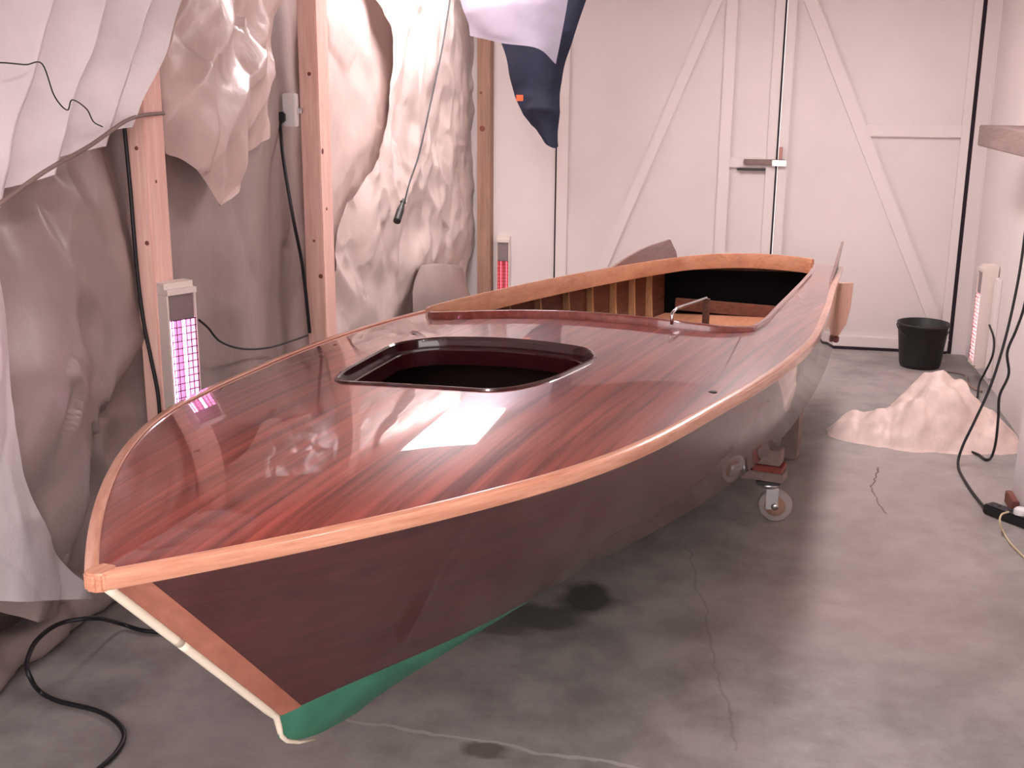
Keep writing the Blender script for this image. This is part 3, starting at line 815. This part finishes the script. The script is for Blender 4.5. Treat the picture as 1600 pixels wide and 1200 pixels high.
# brown patch beside the post, painting in a shaded opening
sheet('plastic_sheet', 'brown polythene patch painting in a shaded opening behind the port side of the cockpit',
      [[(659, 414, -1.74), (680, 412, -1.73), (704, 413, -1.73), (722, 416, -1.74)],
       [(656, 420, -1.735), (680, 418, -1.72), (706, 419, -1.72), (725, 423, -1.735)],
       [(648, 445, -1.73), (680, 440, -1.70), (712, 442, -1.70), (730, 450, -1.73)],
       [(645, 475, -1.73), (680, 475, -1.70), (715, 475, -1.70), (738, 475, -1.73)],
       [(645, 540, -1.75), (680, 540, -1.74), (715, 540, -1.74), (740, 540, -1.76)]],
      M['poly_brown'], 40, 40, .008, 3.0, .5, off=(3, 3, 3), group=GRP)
# rolled hem on the floor
hem = []
for i in range(60):
    y = 1.7+i*.034; hem.append(Vector((-1.925+.012*math.sin(i*.7)+.02*noise.noise(Vector((i*.21, 0, 0))), y, .058+.006*math.sin(i*1.3))))
V, F = tube_geo(hem, .058, 20)
V = [v+Vector((crumple(v, .02, 6, 1), 0, crumple(v+Vector((0, 0, 5)), .016, 7, 1))) for v in V]
for v in V: v.z = max(v.z, .002)
tag(obj('sheet_roll', mesh_pd('sheet_roll', V, F), M['poly_brown'], None, True), 'rolled-up polythene hem lying along the floor at the left', 'plastic roll')

# hanging navy cloth, grey cloth in front of it
sheet('hanging_cloth', 'dark navy cloth with an orange tag hanging in a point by the back wall',
      [[(700, -120, 6.75), (780, -120, 6.7), (860, -120, 6.72), (960, -120, 6.75)],
       [(745, 0, 6.75), (800, 0, 6.68), (860, 0, 6.70), (916, 0, 6.73)],
       [(784, 68, 6.75), (822, 68, 6.68), (860, 68, 6.68), (893, 68, 6.72)],
       [(800, 130, 6.75), (828, 130, 6.69), (855, 130, 6.68), (877, 125, 6.72)],
       [(822, 185, 6.75), (838, 187, 6.70), (856, 188, 6.69), (873, 185, 6.73)],
       [(850, 216, 6.75), (857, 225, 6.72), (865, 231, 6.72), (871, 229, 6.74)]],
      M['navy'], 50, 90, .03, 3.5, .8, cat='cloth', plane='y')
NAVY = bpy.data.objects['hanging_cloth']
t0 = at_y(812, 153, 6.64)
o = box('orange_tag', (-.02, -.002, -.017), (.02, .002, .017), M['orange'], NAVY, .0008); o.location = t0; o['label'] = 'small orange tag'
sheet('hanging_cloth', 'pale lilac grey cloth draped in front of the navy cloth at the top',
      [[(690, -120, 6.3), (760, -120, 6.25), (830, -120, 6.25), (900, -120, 6.3)],
       [(712, -20, 6.3), (765, -20, 6.22), (830, -20, 6.24), (890, -20, 6.3)],
       [(730, 30, 6.3), (772, 45, 6.22), (830, 45, 6.24), (880, 40, 6.3)],
       [(733, 56, 6.3), (780, 68, 6.24), (838, 75, 6.25), (868, 100, 6.3)]],
      M['grey_cloth'], 50, 60, .02, 2.5, .5, cat='cloth', plane='y')

# ------------------------------------------------------------------ heaters
def heater(label, loc, rz, wd, dp, ht, glow, cover=.3, group=None):
    # front faces local -y, base at z = 0
    h = tag(empty('infrared_heater', loc, rz), label, 'heater', group)
    bm = bmesh.new()
    t = .006
    # tray: back and two side flanges
    add_box(bm, (-wd/2, -t, .03), (wd/2, 0, ht-.034), .002)
    add_box(bm, (-wd/2-t, -dp, .03), (-wd/2, 0, ht-.034), .002); add_box(bm, (wd/2, -dp, .03), (wd/2+t, 0, ht-.034), .002)
    obj('casing', bm, M['casing'], h)
    for z0, z1 in ((0, .035), (ht-.035, ht)):
        bm = bmesh.new()
        add_box(bm, (-wd/2-t, -dp-.004, z0), (wd/2+t, 0, z1))
        es = [e for e in bm.edges if abs(e.verts[0].co.y-e.verts[1].co.y) < 1e-6 and abs(e.verts[0].co.z-e.verts[1].co.z) < 1e-6 and e.verts[0].co.y < -dp*.5]
        top = [e for e in es if (e.verts[0].co.z > ht-.001 if z0 > .1 else e.verts[0].co.z < .001)]
        bmesh.ops.bevel(bm, geom=top, offset=.018, segments=6, affect='EDGES')
        obj('end_cap', bm, M['casing'], h)
    box('reflector', (-wd/2+.001, -t-.004, .036), (wd/2-.001, -t-.001, ht-.036), M['reflector'], h)
    z1 = ht*(1-cover)
    box('cover_plate', (-wd/2+.002, -dp+.006, z1), (wd/2-.002, -dp+.010, ht-.034), M['reflector'], h)
    for sx in (-.24, .24):
        tube('element', [(sx*wd, -dp*.5, .04), (sx*wd, -dp*.5, z1+.01)], .0075*wd/.1, glow, h, 10)
    bm = bmesh.new()
    nb = int((z1-.036)/.021)
    for i in range(nb+1):
        z = .037+i*(z1-.037)/nb; add_box(bm, (-wd/2, -dp-.0012, z-.0012), (wd/2, -dp+.0006, z+.0012))
    for x in np.linspace(-wd/2+.004, wd/2-.004, 6): add_box(bm, (x-.0011, -dp-.0020, .036), (x+.0011, -dp-.0004, z1))
    obj('grille', bm, M['darkmetal'], h)
    return h
h1 = heater('cream infrared heater glowing pink through its wire grille on the first stud', (-1.735, 3.225, .56), math.radians(62), .092, .062, .44, M['glow_pink'], .26)
h2 = heater('slim infrared heater glowing red on the back wall beside the corner post', (-1.563, YB-.004, .20), 0, .072, .06, .44, M['glow_red'], .36)
h3 = heater('tall infrared heater glowing white hot seen edge-on on the right wall', (1.352, 6.70, .085), math.radians(-86), .085, .085, .575, M['glow_white'], .28)
# backing batten behind the right heater
tag(box('wall_batten', (1.335, 6.56, .05), (1.3595, 6.64, .60), M['trimwhite'], None, .003), 'white batten behind the heater on the right wall', 'batten')

# ------------------------------------------------------------------ sockets and cords
so = tag(empty('socket_box', at_x(456, 175, -1.79)), 'white socket box with black plug screwed to the second stud', 'socket')
so.location = (-1.862, 4.585, 1.487)
box('box_body', (-.028, -.04, -.066), (.028, -.002, .066), M['white_plastic'], so, .004)
box('plug', (-.046, -.07, -.050), (-.012, -.041, -.008), M['black'], so, .006)
box('screw_lug', (.029, -.02, -.014), (.046, -.004, .008), M['metal'], so, .002)
def cord(name, label, pts, r, mat=None, seg=60, cat='cable'):
    o = tube(name, pts, r, mat or M['black'], None, 8, seg); return tag(o, label, cat)
cord('power_cord', 'black cord dropping from the socket box beside the second stud',
     [Vector((-1.891, 4.528, 1.45)), Vector((-1.893, 4.525, 1.41)), at_x(443, 250, -1.84), at_x(458, 340, -1.80), at_x(470, 400, -1.80), at_x(477, 450, -1.80), at_x(484, 520, -1.80)], .0075)
c = tag(empty('hanging_lead', at_x(625, 335, -1.66)), 'thin black lead ending in a connector, hanging before the white sheeting', 'cable')
base = c.location.copy()
tube('lead', [at_x(x, y, -1.68)-base for x, y in ((712, -60), (700, 20), (690, 80), (672, 165), (655, 240), (640, 285), (632, 316))], .0045, M['black'], c, 8, 40)
p0, p1 = at_x(631, 312, -1.68)-base, at_x(620, 346, -1.68)-base
def conn(t): return .45 if t < .10 else (.85 if t < .16 else (.6 if t < .24 else min(1.0, .7+(t-.24)*1.2)))
tube('connector', [p0.lerp(p1, i/24) for i in range(25)], .0185, M['blackp'], c, 12, None, conn)
cord('heater_cord', 'thin black cord looping from the pink heater to the second stud',
     [at_x(311, 500, -1.76), at_x(325, 512, -1.76), at_x(345, 534, -1.77), at_x(380, 545, -1.78), at_x(420, 543, -1.79), at_x(455, 533, -1.80), at_x(481, 524, -1.80)], .004)
cord('stud_cord', 'dark cord running down the left of the first stud', [at_y(*a) for a in ((192, 185, 3.15), (196, 215, 3.155), (204, 300, 3.158), (214, 420, 3.16), (224, 500, 3.16), (236, 560, 3.16), (246, 610, 3.155), (250, 650, 3.15))], .006)
cord('sling_rope', 'brown rope sagging across the upper left polythene folds', [at_x(*a) for a in ((-80, 370, -1.53), (0, 318, -1.56), (70, 268, -1.58), (140, 228, -1.61), (195, 190, -1.64), (225, 180, -1.72), (256, 177, -1.735))], .0055, M['plank'], cat='rope')
cord('thread', 'thin dark string crossing the white pleats at upper left', [at_x(*a) for a in ((-40, 98, -1.575), (5, 98, -1.58), (40, 101, -1.59), (66, 100, -1.60), (85, 150, -1.59), (105, 172, -1.60), (113, 156, -1.60), (135, 170, -1.61), (146, 190, -1.62), (160, 198, -1.63))], .0017, cat='string')
cord('floor_cable', 'black cable looping over the floor at lower left beneath the bow',
     [at_z(300, 988, .008), at_z(230, 986, .008), at_z(190, 975, .02), at_z(150, 966, .12), at_z(95, 974, .135), at_z(58, 1000, .135), at_z(42, 1035, .12), at_z(48, 1060, .09), at_z(62, 1080, .02), at_z(90, 1095, .008), at_z(150, 1110, .008), at_z(182, 1128, .008), at_z(194, 1150, .008), at_z(180, 1178, .008), at_z(150, 1205, .008), at_z(110, 1240, .008)], .0065, seg=140)
# right-hand side cords
cord('right_cord', 'short black cord rising from behind the plastic pile beside the right heater', [at_x(1546, 508, 1.30), at_x(1553, 530, 1.30), at_x(1551, 555, 1.29), at_x(1540, 580, 1.28), at_x(1530, 600, 1.26), at_x(1527, 622, 1.24), at_x(1520, 645, 1.20)], .006)
cord('right_cord', 'long black cord hanging down the right side to the extension block',
     [at_y(1606, 330, 5.2), at_y(1594, 420, 5.2), at_y(1578, 500, 5.18), at_y(1562, 560, 5.15), at_y(1545, 610, 5.13), at_y(1522, 660, 5.11), at_y(1503, 700, 5.10), at_z(1497, 728, .009), at_z(1508, 752, .009), at_z(1526, 778, .009), at_z(1541, 795, .02)], .006, seg=90)
cord('right_cord', 'black cord hanging nearest the right edge and curling under the plastic pile',
     [at_y(1612, 420, 5.20), at_y(1600, 480, 5.20), at_y(1588, 515, 5.20), at_y(1574, 550, 5.20), at_y(1576, 585, 5.20), at_y(1562, 618, 5.20), at_y(1560, 650, 5.20), at_y(1556, 690, 5.20), at_z(1549, 714, .009), at_z(1540, 718, .009), at_z(1530, 711, .009), at_z(1518, 706, .009)], .006, seg=90)
cord('right_cord', 'grey brown cord on the floor between the bucket and the right wall', [at_z(1462, 583, .008), at_z(1485, 581, .008), at_z(1508, 586, .008), at_z(1512, 598, .008), at_z(1524, 608, .008), at_z(1534, 612, .008)], .006, M['plank'])
ext = tag(empty('extension_block', at_z(1572, 812, 0), 0), 'black extension block with white plug on the floor at the right edge', 'extension lead')
a = at_z(1542, 800, 0); b = at_z(1605, 824, 0)
ang = math.atan2(b.y-a.y, b.x-a.x); ext.location = (a+b)/2; ext.rotation_euler = (0, 0, ang); L = (b-a).length
box('block_body', (-L/2, -.03, .001), (L/2+.03, .03, .04), M['blackp'], ext, .006)
for i in range(3): lathe('socket_ring', [(.001, .0415), (.017, .0415), (.019, .039)], M['black'], ext, 16, (-L/2+.04+i*.055, 0, 0))
lathe('plug', [(.001, .068), (.018, .066), (.0255, .058), (.0255, .041)], M['white_plastic'], ext, 20, (L/2-.035, 0, 0))
cord('cream_flex', 'thin cream flex curling from the white plug onto the floor', [at_z(1576, 800, .06), at_z(1565, 804, .06), at_z(1562, 816, .05), at_z(1566, 828, .006), at_z(1580, 850, .005), at_z(1610, 880, .005)], .0035, M['cream_flex'])

# ------------------------------------------------------------------ right-hand side things
tag(box('shelf_plank', (1.10, 4.66, 1.320), (1.352, 6.235, 1.420), M['plank'], None, .004), 'thick brown timber plank shelf on the right wall', 'shelf')
tag(box('timber_offcut', (1.06, 4.50, .001), (1.086, 4.635, .05), M['sap'], None, .003), 'short dark brown timber offcut at the foot of the right pier', 'timber')
bc = at_z(1440, 578, 0); bc.y += .10
bk = tag(empty('bucket', (bc.x, bc.y, 0)), 'black plastic bucket by the garage door', 'bucket')
lathe('bucket_body', [(.001, .004), (.108, .004), (.111, .0005), (.118, .02), (.142, .245), (.147, .247), (.150, .262), (.146, .266), (.138, .262), (.114, .012), (.001, .010)], M['blackp'], bk, 44)
tube('handle', [Vector((.150*math.cos(t), -.150*math.sin(t)*.6-.03*math.sin(t), .25-.075*math.sin(t))) for t in np.linspace(0, math.pi, 30)], .003, M['darkmetal'], bk, 8)
# crumpled plastic pile
def heap():
    nu, nv = 96, 60
    V = []
    c = Vector((.85, 5.45, 0))
    lob = [(.80, 5.43, .11, .13, .20), (.92, 5.50, .15, .16, .31), (.70, 5.46, .15, .12, .15), (.60, 5.47, .12, .10, .10), (1.03, 5.46, .14, .12, .19), (1.11, 5.43, .12, .10, .15), (.98, 5.35, .12, .07, .08)]
    nx, ny = 130, 90; x0, x1, y0, y1 = .42, 1.27, 5.14, 5.78
    for i in range(nx+1):
        for j in range(ny+1):
            x = x0+(x1-x0)*i/nx; y = y0+(y1-y0)*j/ny; p = Vector((x, y, 0))
            h = 0
            for (lx, ly, rx, ry, hh) in lob:
                d = ((x-lx)/rx)**2+((y-ly)/ry)**2
                h = max(h, hh*1.0*max(0, 1-d*.42))
            wob = .05*noise.noise(p*7)+.03*noise.noise(p*15+Vector((3, 3, 3)))+crumple(p, .03, 9, 1)
            z = h+wob*min(1, h*9) if h > 0 else -.02
            q = nvec(p*14)*.012
            V.append(Vector((x+q.x, y+q.y, z)))
    F = [(i*(ny+1)+j, (i+1)*(ny+1)+j, (i+1)*(ny+1)+j+1, i*(ny+1)+j+1) for i in range(nx) for j in range(ny)]
    F = [f for f in F if max(V[k].z for k in f) > .001]
    used = sorted({k for f in F for k in f}); mp = {k: n for n, k in enumerate(used)}
    return mesh_pd('plastic_heap', [Vector((V[k].x, V[k].y, max(V[k].z, .001))) for k in used], [tuple(mp[k] for k in f) for f in F])
tag(obj('plastic_heap', heap(), M['fluff'], None, True), 'crumpled pinkish white plastic sheet heaped on the floor by the right wall', 'plastic heap')

# ------------------------------------------------------------------ ceiling lights (above the frame)
def ceiling_light(label, loc, rz, L, wd, mat='lamp'):
    e = tag(empty('ceiling_light', loc, rz), label, 'light', 'fluorescent ceiling lights')
    box('housing', (-wd/2, -L/2, .03), (wd/2, L/2, .09), M['white_plastic'], e, .004)
    box('diffuser', (-wd/2+.01, -L/2+.02, 0), (wd/2-.01, L/2-.02, .029), M[mat], e, .006)
    for y in (-L*.35, L*.35): tube('hanger', [(0, y, .09), (0, y, 2.46-loc[2])], .004, M['metal'], e, 6)
ceiling_light('wide fluorescent panel light hung over the left sheeting', (-1.45, 5.9, 2.33), .10, 1.8, .46, 'lamp_left')
ceiling_light('fluorescent strip light hung over the middle of the garage', (.35, 5.1, 2.36), 0, 1.5, .22)
ceiling_light('added fill strip light hung near the camera', (-.35, 1.2, 2.36), 0, 1.5, .22, 'fill_near')  # unseen fill lamp, added to brighten the foreground
